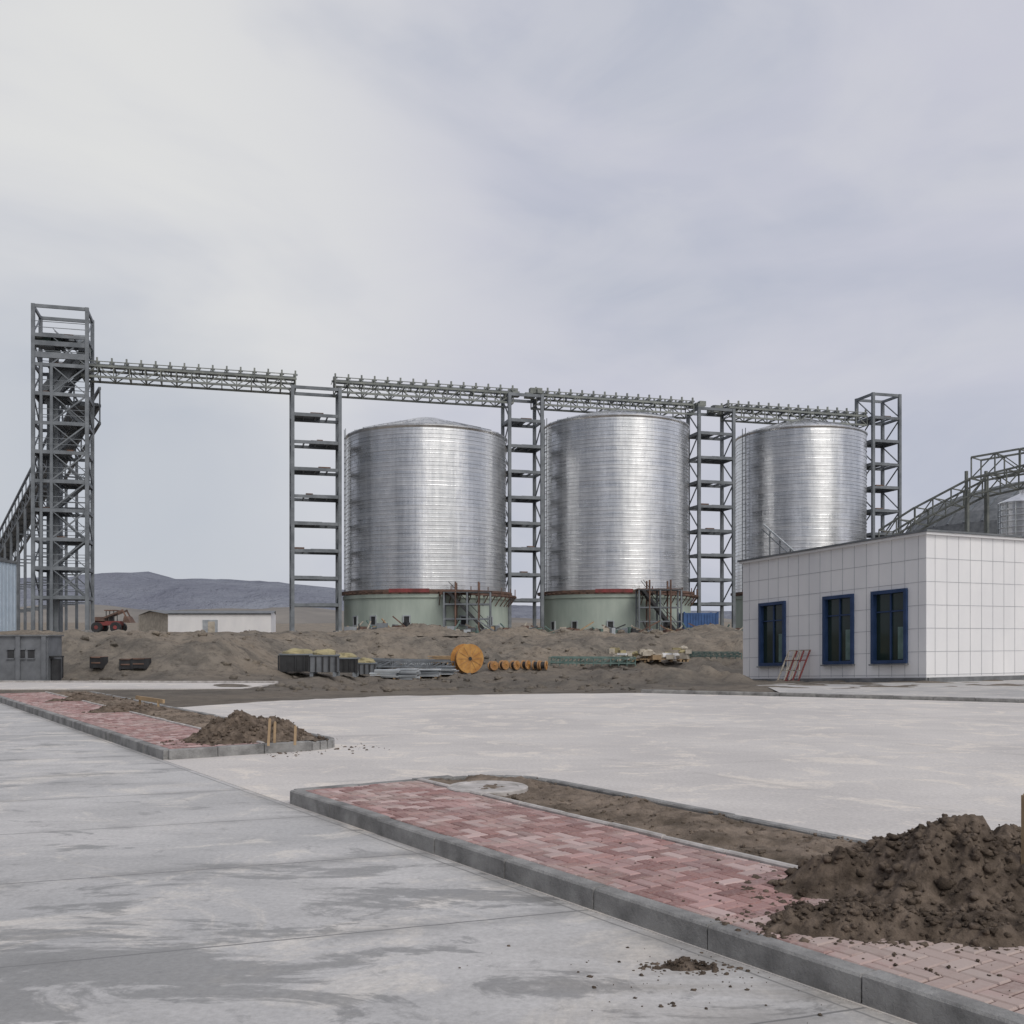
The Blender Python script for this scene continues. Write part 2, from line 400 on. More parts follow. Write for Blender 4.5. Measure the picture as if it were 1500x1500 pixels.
def local(o,s,n): return o[0]+o[1]*s+o[2]*n
def strip(o,L,W,corner,bw=1.36):
    O=o; R=corner
    mb=MB()
    pts=[local(O,L,0.06),local(O,0.06,.06),local(O,.06,bw)]
    cs=[]
    for i in range(7):
        t=math.pi/2*i/6
        cs.append(local(O,.06+R-R*math.cos(t),W-R+R*math.sin(t)-.06))
    kerb_run(mb,[pts[0],pts[1]],.12,-.03,.135,'kerb',.98)
    kerb_run(mb,[pts[1],pts[2],cs[0]],.12,-.03,.135,'kerb',.7)
    kerb_run(mb,cs,.10,-.03,.125,'kerb',.5)
    kerb_run(mb,[cs[-1],local(O,L,W-.06)],.10,-.03,.125,'kerb',.9)
    mb.build('planting_strip_kerb')
    mb=MB(); kerb_run(mb,[local(O,.13,bw+.03),local(O,L,bw+.03)],.055,.0,.15,'kerb_l',.6); mb.build('paver_edging')
    mb=MB(); q=[local(O,.12,.12),local(O,.12,bw),local(O,L,bw),local(O,L,.12)]
    mb.face([(p.x,p.y,.121) for p in q],'sand'); mb.build('bedding_sand')
    w=.1; me=MB()
    s0,s1,n0,n1=.125,L,.125,bw
    def put(a0,a1,b0,b1):
        a0=max(a0,s0);a1=min(a1,s1);b0=max(b0,n0);b1=min(b1,n1)
        if a1-a0<.02 or b1-b0<.02:return
        gp=.0045;ch=.007
        z=.130+random.uniform(-.0022,.0022)+.005*noise.noise(Vector((a0*1.3,b0*1.3,0)))
        tx=random.uniform(-.0015,.0015);ty=random.uniform(-.0015,.0015)
        a0+=gp;a1-=gp;b0+=gp;b1-=gp
        low=[local(O,a,b)+Vector((0,0,.115)) for a,b in ((a0,b0),(a1,b0),(a1,b1),(a0,b1))]
        mid=[p+Vector((0,0,z-.007-.115)) for p in low]
        top=[local(O,a,b)+Vector((0,0,z+tz)) for a,b,tz in ((a0+ch,b0+ch,tx),(a1-ch,b0+ch,ty),(a1-ch,b1-ch,-tx),(a0+ch,b1-ch,-ty))]
        base=len(me.v); me.v+=low+mid+top
        c=random.choice([(.35,.205,.19),(.41,.26,.245),(.29,.16,.145),(.47,.35,.33),(.33,.21,.20),(.25,.135,.125)])
        f=random.uniform(.82,1.18); c=tuple(x*f for x in c)
        me.c+=[c]*12
        fl=O[1].cross(O[2]).z<0
        def add(t):
            me.f.append(tuple(reversed(t)) if fl else t); me.m.append(0)
        for i in range(4):
            j=(i+1)%4
            add((base+i,base+j,base+4+j,base+4+i)); add((base+4+i,base+4+j,base+8+j,base+8+i))
        add((base+8,base+9,base+10,base+11))
    for i in range(-1,int(L/w)+2):
        for j in range(-1,int(bw/w)+2):
            k=(i-j)%4
            if k==0: put(i*w,(i+2)*w,j*w,(j+1)*w)
            elif k==3: put(i*w,(i+1)*w,j*w,(j+2)*w)
    me.mats=['brick']; me.mi('brick')
    ob=me.build('brick_paving')
    ca=ob.data.color_attributes.new('Col','FLOAT_COLOR','POINT')
    for i,c in enumerate(me.c): ca.data[i].color=(*c,1)
    mb=MB(); st=.03; na=int((L-.1)/st); nb=int((W-.1-bw-.05)/st)
    for i in range(na+1):
        for j in range(nb+1):
            a=.1+(L-.1)*i/na; b=bw+.05+(W-.12-bw-.05)*j/nb
            ex=max(0,(R-a)); ey=max(0,(b-(W-R)))
            if ex>0 and ey>0:
                l=math.hypot(ex,ey)
                if l>R-.08: f=(R-.08)/l; a=R-ex*f; b=W-R+ey*f
            p=local(O,a,b)
            z=.085+.055*fbm(p.x*2.2,p.y*2.2,3,6)+.04*abs(fbm(p.x*8,p.y*8,9,4))
            e=max(0,min((b-bw-.05)/.12,(W-.12-b)/.12,1)); z=z*e+.08*(1-e)
            mb.v.append(Vector((p.x,p.y,z+.02)))
    for i in range(na):
        for j in range(nb):
            t=(i*(nb+1)+j,(i+1)*(nb+1)+j,(i+1)*(nb+1)+j+1,i*(nb+1)+j+1)
            mb.f.append(t); mb.m.append(0)
    mb.mats=['soilbed']
    for _ in range(int(110*L)):
        s=.2+(L-.3)*random.random(); nn=random.uniform(bw+.1,W-.15)
        if s<R and nn>W-R: continue
        p=local(O,s,nn); z=.105+.055*fbm(p.x*2.2,p.y*2.2,3,6)+.04*abs(fbm(p.x*8,p.y*8,9,4))
        mb.blob((p.x,p.y,z),random.uniform(.006,.024)*random.uniform(.4,1),'soilbed',(1.2,1,.7),6,.8)
    mb.build('planting_bed_soil',smooth=True)
strip((A,D,NN),9.4,2.62,.75)
strip((P2,U,NN),16.6,2.62,.5)

c=Vector((-.24,10.10,0)); mb=MB()
mb.lathe(c,[(.40,.05),(.40,.135),(.385,.145),(.31,.145),(.30,.137),(.02,.14),(0.001,.14)],'kerb_l',40); mb.build('manhole_cover')

# ------------------------------------------------------------------ earth mounds
def mound(name,cx,cy,rx,ry,h,z0,rot,seed,n=150,k='pile',clods=60,cs=(.015,.05),nz_=1.0,keep=None,pw=1.3):
    mb=MB(); cr,sr=math.cos(rot),math.sin(rot)
    def hh(u,v):
        r=math.hypot(u,v); a=math.atan2(v,u)
        rr=1+.28*noise.noise(Vector((math.cos(a)*1.8,math.sin(a)*1.8,seed)))+.10*noise.noise(Vector((math.cos(a)*6,math.sin(a)*6,seed)))
        t=r/rr
        b=max(0,1-t); b=(1-(1-b)**pw) if b>0 else 0
        X=u*rx;Y=v*ry
        nz=.11*fbm(X*2.4,Y*2.4,seed,5)+.05*fbm(X*7,Y*7,seed+3,4)+.022*noise.noise(Vector((X*19,Y*19,seed)))+.014*noise.noise(Vector((X*42,Y*42,seed)))
        z=h*b*(1+.25*noise.noise(Vector((X*1.6,Y*1.6,seed+9))))+nz*nz_*min(1,b*2.5)*min(1,h/.30)
        return z if t<1 else z-(t-1)*.4
    for j in range(n+1):
        for i in range(n+1):
            u=-1.3+2.6*i/n;v=-1.3+2.6*j/n
            X=u*rx;Y=v*ry
            mb.v.append(Vector((cx+X*cr-Y*sr,cy+X*sr+Y*cr,z0-.02+hh(u,v))))
    for j in range(n):
        for i in range(n):
            t=(j*(n+1)+i,j*(n+1)+i+1,(j+1)*(n+1)+i+1,(j+1)*(n+1)+i)
            if all(mb.v[q].z<z0-.03 for q in t): continue
            if keep and not all(keep(mb.v[q]) for q in t): continue
            mb.f.append(t); mb.m.append(0)
    mb.mats=[k]
    for _ in range(clods):
        a=random.uniform(0,6.283); r=random.uniform(.1,1.35)**.75; u,v=r*math.cos(a),r*math.sin(a)
        z=max(0,hh(u,v)-.01); X=u*rx;Y=v*ry; q=cs[0]+(cs[1]-cs[0])*random.random()**2.5
        p=Vector((cx+X*cr-Y*sr,cy+X*sr+Y*cr,z0+z-q*.1))
        if keep and not keep(p): continue
        mb.blob(p,q,k,(random.uniform(.8,1.3),1,random.uniform(.6,.9)),7,.85)
    return mb.build(name,smooth=True)
ons=lambda p:(Vector((p.x,p.y,0))-A).dot(NN)>.05
mound('soil_mound',2.72,5.98,1.12,.80,.42,.12,.12,1.0,n=280,clods=1700,cs=(.005,.034),keep=ons)
mound('soil_mound',3.45,6.15,.9,.7,.34,.12,.0,2.0,n=150,clods=500,cs=(.005,.034),keep=ons)
mound('soil_mound',1.80,5.20,.66,.24,.12,.128,-.12,5.0,n=170,clods=600,cs=(.004,.022),nz_=1.6,keep=ons,pw=2)
mound('soil_mound',2.50,5.12,.75,.24,.11,.128,.05,8.0,n=170,clods=600,cs=(.004,.022),nz_=1.6,keep=ons,pw=2)
mound('soil_mound',.86,4.98,.20,.10,.04,.0,.0,4.0,n=70,clods=110,cs=(.004,.016),nz_=1.6,keep=lambda p:not ons(p),pw=2)
on2=lambda p:(Vector((p.x,p.y,0))-P2).dot(NN)<2.52 and (Vector((p.x,p.y,0))-P2).dot(NN)>.10 and (Vector((p.x,p.y,0))-P2).dot(U)>.10
rn=math.atan2(.561,.828)
mc=P2+NN*1.42+U*.88
mound('soil_mound',mc.x,mc.y,.98,.62,.40,.125,rn,11.0,n=170,clods=420,cs=(.008,.032))
mc=P2+NN*1.75+U*1.75
mound('soil_mound',mc.x,mc.y,.7,.75,.20,.125,rn,13.0,n=120,clods=250,cs=(.008,.03))
mound('soil_mound',-7.9,20.9,.9,.6,.18,.12,.9,15.0,n=70,clods=100,cs=(.01,.04),keep=on2)
mound('soil_mound',-10.2,24.5,.9,.5,.16,.12,.9,18.0,n=60,clods=60,cs=(.01,.04),keep=on2)
mb=MB()
for _ in range(110):
    x=random.gauss(1.0,.4); y=random.gauss(4.9,.28)
    if (Vector((x,y,0))-A).dot(NN)>-.03: continue
    mb.blob((x,y,.002),.002+.010*random.random()**2.5,'pile',(1.2,1,.7),6,.9)
for _ in range(120):
    p=P2+NN*random.uniform(1.2,3.1)+U*random.gauss(.1,.35)
    on=(p-P2).dot(U)>0 and (p-P2).dot(NN)<2.62
    mb.blob((p.x,p.y,.135 if on else .006),.004+.02*random.random()**2.5,'pile',(1.2,1,.7),6,.9)
for _ in range(1400):
    s=random.uniform(1,9.2); nn=random.uniform(.2,1.3)
    if random.random()>sm((s-3.2)/3.5)*(.3+.7*sm((noise.noise(Vector((s*1.5,nn*2,4)))+.3)/.5)): continue
    p=A+D*s+NN*nn
    mb.blob((p.x,p.y,.132),.002+.009*random.random()**2.5,'pile',(1.2,1,.7),6,.9)
mb.build('soil_crumbs',smooth=True)

def stake(px,Y,zb,zt,w=.045,lean=0):
    b=at(px,Y,zb); mb=MB(); t=b+Vector((lean,0,zt-zb))
    mb.beam(b,t,w,w,'wood'); mb.cyl(t,t+Vector((lean*.1,0,w*.5)),w*.45,'wood',6,r2=w*.2)
    mb.build('wooden_stake')
stake(1502,5.6,.1,zy(1165,5.6),.03)
for px,Y,y1 in ((393,14.1,1054),(402,14.3,1058),(432,14.2,1064)): stake(px,Y,.12,zy(y1,Y),.035,random.uniform(-.03,.03))
stake(205,22,.1,zy(1021,22)); stake(232,21.5,.1,zy(1026,21.5))
mb=MB(); mb.beam(at(200,22,.33),at(240,21.4,.28),.05,.08,'wood'); mb.build('timber_plank')

mb=MB(); kerb_run(mb,[(3.8,30.0,0),(8.3,27.85,0),(12.6,25.45,0),(34,14.2,0)],.14,-.03,.10,'kerb',1.0)
kerb_run(mb,[(-60,37.75,0),(-20,37.45,0),(-8.4,36.75,0)],.14,-.06,.06,'kerb_l',1.2); mb.build('yard_kerb')

# ------------------------------------------------------------------ office building
def office():
    e=empty('white_panel_building',C)
    HT=5.35; SL=.04; LS=10.1; LT=16.0
    def Wp(s,z,o=0):
        p=C+WS*s-WT*o; return Vector((p.x,p.y,z-SL*s))
    def Rp(t,z,o=0):
        p=C+WT*t-WS*o; return Vector((p.x,p.y,z))
    wins=[(.89,2.47,.78,3.42),(3.51,5.02,.80,3.42),(7.37,8.89,.80,3.42)]
    sb=sorted({0,LS,*[w[0] for w in wins],*[w[1] for w in wins]}); zb=[-.6,.78,.80,3.42,HT]
    mb=MB()
    for i in range(len(sb)-1):
        for j in range(len(zb)-1):
            s0,s1,z0,z1=sb[i],sb[i+1],zb[j],zb[j+1]
            if any(w[0]<=s0+1e-3 and w[1]>=s1-1e-3 and w[2]<=z0+1e-3 and w[3]>=z1-1e-3 for w in wins): continue
            mb.face([Wp(s0,z0),Wp(s0,z1),Wp(s1,z1),Wp(s1,z0)],'white')
    mb.face([Rp(0,-.6),Rp(LT,-.6),Rp(LT,HT),Rp(0,HT)],'white')
    def BK(s,t,z): 
        p=C+WS*s+WT*t; return Vector((p.x,p.y,z-SL*s))
    mb.face([BK(LS,0,-.6),BK(LS,0,HT),BK(LS,LT,HT),BK(LS,LT,-.6)],'white')
    mb.face([BK(0,LT,-.6),BK(LS,LT,-.6),BK(LS,LT,HT),BK(0,LT,HT)],'white')
    mb.build('walls',parent=e)
    mb=MB(); th=.015
    zz=[.28+.845*i for i in range(6)]
    def vis(s,z0,z1):
        segs=[(z0,z1)]
        for w in wins:
            if w[0]-.05<s<w[1]+.05:
                out=[]
                for a,b in segs:
                    if w[2]>a: out.append((a,min(b,w[2])))
                    if w[3]<b: out.append((max(a,w[3]),b))
                segs=out
        return segs
    s=.35
    while s<LS-.1:
        for a,b in vis(s,.22,HT): mb.beam(Wp(s,a,.002),Wp(s,b,.002),th,.012,'seam')
        s+=.62
    for z in zz:
        cuts=[0]
        for w in wins:
            if w[2]-.05<z<w[3]+.05: cuts+= [w[0],w[1]]
        cuts.append(LS)
        for i in range(0,len(cuts),2): mb.beam(Wp(cuts[i],z,.003),Wp(cuts[i+1],z,.003),.012,th,'seam')
        mb.beam(Rp(0,z,.003),Rp(LT,z,.003),.012,th,'seam')
    t=.45
    while t<LT: mb.beam(Rp(t,.22,.002),Rp(t,HT,.002),th,.012,'seam'); t+=.62
    mb.build('panel_seams',parent=e)
    mb=MB()
    mb.beam(Wp(-.05,.0,.03),Wp(LS,.0,.03),.10,.36,'plinth'); mb.beam(Rp(.03,.0,.03),Rp(LT,.0,.03),.10,.36,'plinth')
    mb.build('plinth',parent=e)
    mb=MB()
    for wi,(s0,s1,z0,z1) in enumerate(wins):
        fw=.13
        def vb(sx,w,o0,o1,za,zb2,k): mb.hexa([Wp(sx-w/2,za,o0),Wp(sx+w/2,za,o0),Wp(sx+w/2,za,o1),Wp(sx-w/2,za,o1),Wp(sx-w/2,zb2,o0),Wp(sx+w/2,zb2,o0),Wp(sx+w/2,zb2,o1),Wp(sx-w/2,zb2,o1)],k)
        for a,b in (((s0,z0),(s1,z0)),((s0,z1),(s1,z1))): 
            mb.beam(Wp(a[0]-.06,a[1],.0),Wp(b[0]+.06,b[1],.0),.22,fw,'blueframe')
        for sx in (s0,s1): vb(sx,fw,-.1,.105,z0,z1,'blueframe')
        vb((s0+s1)/2,.07,-.1,-.03,z0,z1,'blueframe')
        zt=z0+.72*(z1-z0)
        mb.beam(Wp(s0,zt,-.06),Wp(s1,zt,-.06),.06,.05,'blueframe')
        mb.face([Wp(s0,z0,-.09),Wp(s0,z1,-.09),Wp(s1,z1,-.09),Wp(s1,z0,-.09)],'glass')
        mb.beam(Wp(s0-.1,z0-.1,.08),Wp(s1+.1,z0-.1,.08),.18,.05,'plinth')
        vb(s0+.30,.36,-.085,-.075,z0+.1,z0+1.3,'gpipe')
    mb.build('windows',parent=e)
    mb=MB()
    pr=[BK(-.12,-.12,HT),BK(LS+.12,-.12,HT),BK(LS+.12,LT,HT),BK(-.12,LT,HT)]
    mb.hexa([pr[0],pr[3],pr[2],pr[1]]+[p+Vector((0,0,.09)) for p in (pr[0],pr[3],pr[2],pr[1])],'white')
    pr=[BK(-.18,-.18,HT+.093),BK(LS+.18,-.18,HT+.093),BK(LS+.18,LT,HT+.093),BK(-.18,LT,HT+.093)]
    mb.hexa([pr[0],pr[3],pr[2],pr[1]]+[p+Vector((0,0,.07)) for p in (pr[0],pr[3],pr[2],pr[1])],'roofg')
    mb.build('roof',parent=e)
    return Wp
Wp=office()
def frame(s,wd):
    mb=MB(); b=Wp(s,.1,.75); t=Wp(s,1.35,.12); d=WS*wd
    off=Vector((0,0,-.04*wd))
    b2=b+d+off;t2=t+d+off
    mb.beam(b,t,.06,.04,'red');mb.beam(b2,t2,.06,.04,'sack')
    for i in range(4):
        f=i/3; mb.beam(b.lerp(t,f),b2.lerp(t2,f),.05,.04,'sack' if i%2 else 'red')
    mb.beam(b,t2,.03,.03,'sack')
    mb.build('leaning_metal_frame')
frame(5.75,.55); frame(6.5,.5); frame(6.1,.5)

# ------------------------------------------------------------------ conveyor line
def lineP(px,z=0):
    k=(px-750)/F; x=k*100.8/(1-.275*k); return Vector((x,100.8+.275*x,z))
BY=Vector((-.265,.964,0))
def tower(px,w,dep,ztop,lv=2.5,braced=False):
    c=lineP(px); z0=H(c.x,c.y)-.1; mb=MB(); ps=.30
    co=[c+AX*(sx*w/2)+BY*(sy*dep/2) for sx,sy in ((-1,-1),(1,-1),(1,1),(-1,1))]
    for p in co: mb.beam(p+Vector((0,0,z0)),p+Vector((0,0,ztop)),ps,ps,'steel')
    for p in co: mb.box(p+Vector((0,0,z0+.15)),(.7,.7,.4),'kerb')
    z=ztop; L=[]
    while z>z0+1.2: L.append(z); z-=lv
    for li,z in enumerate(L):
        for i in range(4):
            a=co[i]+Vector((0,0,z-.15));b=co[(i+1)%4]+Vector((0,0,z-.15))
            mb.beam(a,b,.16,.28,'steel')
        if li>0:
            for f in (.25,.5,.75):
                mb.beam(co[0].lerp(co[1],f)+Vector((0,0,z-.1)),co[3].lerp(co[2],f)+Vector((0,0,z-.1)),.1,.16,'steel')
            u0,u1=(0.0,.62) if li%2 else (.38,1.0)
            q=[co[0].lerp(co[1],u0),co[0].lerp(co[1],u1),co[3].lerp(co[2],u1),co[3].lerp(co[2],u0)]
            mb.hexa([p+Vector((0,0,z-.005)) for p in q]+[p+Vector((0,0,z+.035)) for p in q],'steel')
            if random.random()<.5:
                f=random.uniform(.1,.7); p=co[0].lerp(co[1],f)+BY*.5+Vector((0,0,z+.1)); mb.box(p,(random.uniform(.5,1.2),.4,.15),'rust',.27)
            if braced:
                for s0,s1 in ((0,1),(3,2)):
                    for hh in (.55,1.05): mb.beam(co[s0]+Vector((0,0,z+hh)),co[s1]+Vector((0,0,z+hh)),.05,.05,'steel')
        if li+1<len(L):
            zn=L[li+1]
            for (i,j) in ((1,2),(0,3)):
                a,b=(i,j) if li%2 else (j,i)
                mb.beam(co[a]+Vector((0,0,z-.2)),co[b]+Vector((0,0,zn)),.1,.1,'steel')
            if braced and li>0:
                mid0=co[0].lerp(co[1],.35)
                mb.beam(mid0+Vector((0,0,zn)),co[1].lerp(co[0],.02)+Vector((0,0,z-.2)),.12,.12,'steel')
                mb.beam(mid0+Vector((0,0,z-.2)),co[1].lerp(co[0],.02)+Vector((0,0,zn)),.08,.08,'steel')
                sa=c+AX*(-.2*w)+BY*(.1*dep); sb2=c+AX*(.42*w)+BY*(.1*dep)
                if li%2: sa,sb2=sb2,sa
                for o in (-.35,.35):
                    mb.beam(sa+BY*o+Vector((0,0,zn)),sb2+BY*o+Vector((0,0,z)),.06,.24,'steel')
                    mb.beam(sa+BY*o+Vector((0,0,zn+1)),sb2+BY*o+Vector((0,0,z+1)),.05,.05,'steel')
                for q in range(9):
                    p=(sa+Vector((0,0,zn))).lerp(sb2+Vector((0,0,z)),(q+.5)/9); mb.box(p,(.24,.7,.04),'steel',.27)
    if braced:
        for f in (.15,.34):
            for s0,s1 in ((0,1),(3,2)):
                p=co[s0].lerp(co[s1],f); mb.beam(p+Vector((0,0,z0)),p+Vector((0,0,ztop-5)),.22,.22,'steel')
        for f in (.2,.28): 
            p=co[0].lerp(co[2],f+.1); mb.box(p+Vector((0,0,(z0+ztop-4)/2)),(.35,.5,ztop-4-z0),'steel',.27)
    return mb,co,c,z0
mb,co,c1,z0=tower(93,4.3,3.6,zy(460,90.5),2.5,braced=True)
zd=zy(515,90.5)
for i in range(14):
    p=c1+AX*random.uniform(-1.9,1.9)+BY*random.uniform(-1.4,1.4)
    mb.box(p+Vector((0,0,zd+random.uniform(-.2,.9))),(random.uniform(.4,1.2),random.uniform(.4,1),random.uniform(.3,.8)),random.choice(['steel','gpipe','steel_g']),.27)
mb.cyl(c1+AX*-1.6+Vector((0,0,zd+.7)),c1+AX*1.8+Vector((0,0,zd+.5)),.45,'steel',14)
for a,b in (((1.6,zd-.3),(-1.2,zd-5)),((1.0,zd-.6),(-1.7,zd-4))):
    mb.beam(c1+AX*a[0]+BY*-.5+Vector((0,0,a[1])),c1+AX*b[0]+BY*-.5+Vector((0,0,b[1])),.6,.6,'steel')
mb.beam(co[0]+Vector((0,0,zd-1)),co[1]+Vector((0,0,zd-1)),.2,.5,'steel')
mb.beam(co[0]+Vector((0,0,zd)),co[1]+Vector((0,0,zd)),.2,.4,'steel')
mb.build('steel_lattice_tower')
for px,w,dep,ty,Y in ((462,4.3,2.6,574,96.5),(765,3.3,2.6,583,101.7),(1041,3.9,2.6,603,107),(1286,3.3,3.0,581,111.8)):
    mb,co,c,z0=tower(px,w,dep,zy(ty,Y),2.5)
    if px in (765,1041):
        zt=zy(ty,Y)
        for i in range(9):
            p=c+AX*random.uniform(-w/2,w/2)+BY*random.uniform(-1,1)
            mb.box(p+Vector((0,0,zt+random.uniform(-.1,.5))),(random.uniform(.3,1),.6,random.uniform(.3,.7)),'steel_g',.27)
    mb.build('steel_lattice_tower')
def gallery(pa,pb,z=25.5,dep=.95,w=2.0):
    mb=MB(); a=lineP(pa,z);b=lineP(pb,z); L=(b-a).length; d=(b-a)/L; n=int(L/1.3)
    for o in (-w/2,w/2):
        for zz in (0,-dep): mb.beam(a+BY*o+Vector((0,0,zz)),b+BY*o+Vector((0,0,zz)),.16,.18,'steel_g')
        for i in range(n+1):
            p=a+d*(L*i/n)+BY*o
            mb.beam(p,p+Vector((0,0,-dep)),.09,.09,'steel_g')
            if i<n:
                q=a+d*(L*(i+1)/n)+BY*o
                if i%2: mb.beam(p,q+Vector((0,0,-dep)),.08,.08,'steel_g')
                else: mb.beam(p+Vector((0,0,-dep)),q,.08,.08,'steel_g')
        mb.beam(a+BY*o+Vector((0,0,.4)),b+BY*o+Vector((0,0,.4)),.05,.07,'steel_g')
    for i in range(n+1):
        p=a+d*(L*i/n); mb.beam(p-BY*w/2,p+BY*w/2,.1,.12,'steel_g'); mb.beam(p-BY*w/2-Vector((0,0,dep)),p+BY*w/2-Vector((0,0,dep)),.1,.1,'steel_g')
    m2=int(L/1.15)
    for i in range(m2+1):
        p=a+d*(L*i/m2)
        for o in (-.75,.75):
            q=p+BY*o
            mb.beam(q,q+Vector((0,0,.8)),.15,.15,'steel_g'); mb.beam(q+Vector((0,0,.42))-d*.2,q+Vector((0,0,.42))+d*.2,.12,.16,'steel')
            mb.beam(q+Vector((0,0,.1))-d*.25,q+Vector((0,0,.65)),.07,.07,'steel_g')
        mb.beam(p-BY*.75+Vector((0,0,.45)),p+BY*.75+Vector((0,0,.45)),.14,.14,'steel_g')
    mb.hexa([a-BY*.55+Vector((0,0,.15)),b-BY*.55+Vector((0,0,.15)),b+BY*.55+Vector((0,0,.15)),a+BY*.55+Vector((0,0,.15)),
             a-BY*.55+Vector((0,0,.3)),b-BY*.55+Vector((0,0,.3)),b+BY*.55+Vector((0,0,.3)),a+BY*.55+Vector((0,0,.3))],'steel')
    mb.build('conveyor_gallery')
for pa,pb in ((122,432),(490,748),(782,1010),(1062,1262)): gallery(pa,pb)

def incline():
    mb=MB(); a=Vector((-38.6,93.0,zy(590,92.5))); b=Vector((-77,152,11.6)); L=(b-a).length; d=(b-a)/L
    side=Vector((d.y,-d.x,0)).normalized(); n=24
    for o in (-1.1,1.1):
        for zz in (0,-1.6,1.6): mb.beam(a+side*o+Vector((0,0,zz)),b+side*o+Vector((0,0,zz)),.22,.24,'steel')
        for i in range(n+1):
            p=a.lerp(b,i/n)+side*o; mb.beam(p+Vector((0,0,1.6)),p-Vector((0,0,1.6)),.12,.12,'steel')
            if i<n:
                q=a.lerp(b,(i+1)/n)+side*o; mb.beam(p-Vector((0,0,1.6)),q,.1,.1,'steel')
    for i in range(0,n+1):
        p=a.lerp(b,i/n); mb.beam(p-side*1.1,p+side*1.1,.12,.12,'steel')
        if i%2==0 and i>0:
            for o in (-1.2,1.2):
                g0=H(p.x,p.y); q=p+side*o
                mb.beam(Vector((q.x,q.y,g0-.2)),q-Vector((0,0,1.5)),.26,.26,'steel')
            for zz in range(int(g0)+3,int(p.z)-2,3):
                mb.beam(Vector((p.x-side.x*1.2,p.y-side.y*1.2,zz)),Vector((p.x+side.x*1.2,p.y+side.y*1.2,zz)),.12,.14,'steel')
    mb.hexa([a-side+Vector((0,0,.1)),b-side+Vector((0,0,.1)),b+side+Vector((0,0,.1)),a+side+Vector((0,0,.1)),
      a-side+Vector((0,0,.2)),b-side+Vector((0,0,.2)),b+side+Vector((0,0,.2)),a+side+Vector((0,0,.2))],'steel')
    mb.build('inclined_conveyor_gallery')
incline()

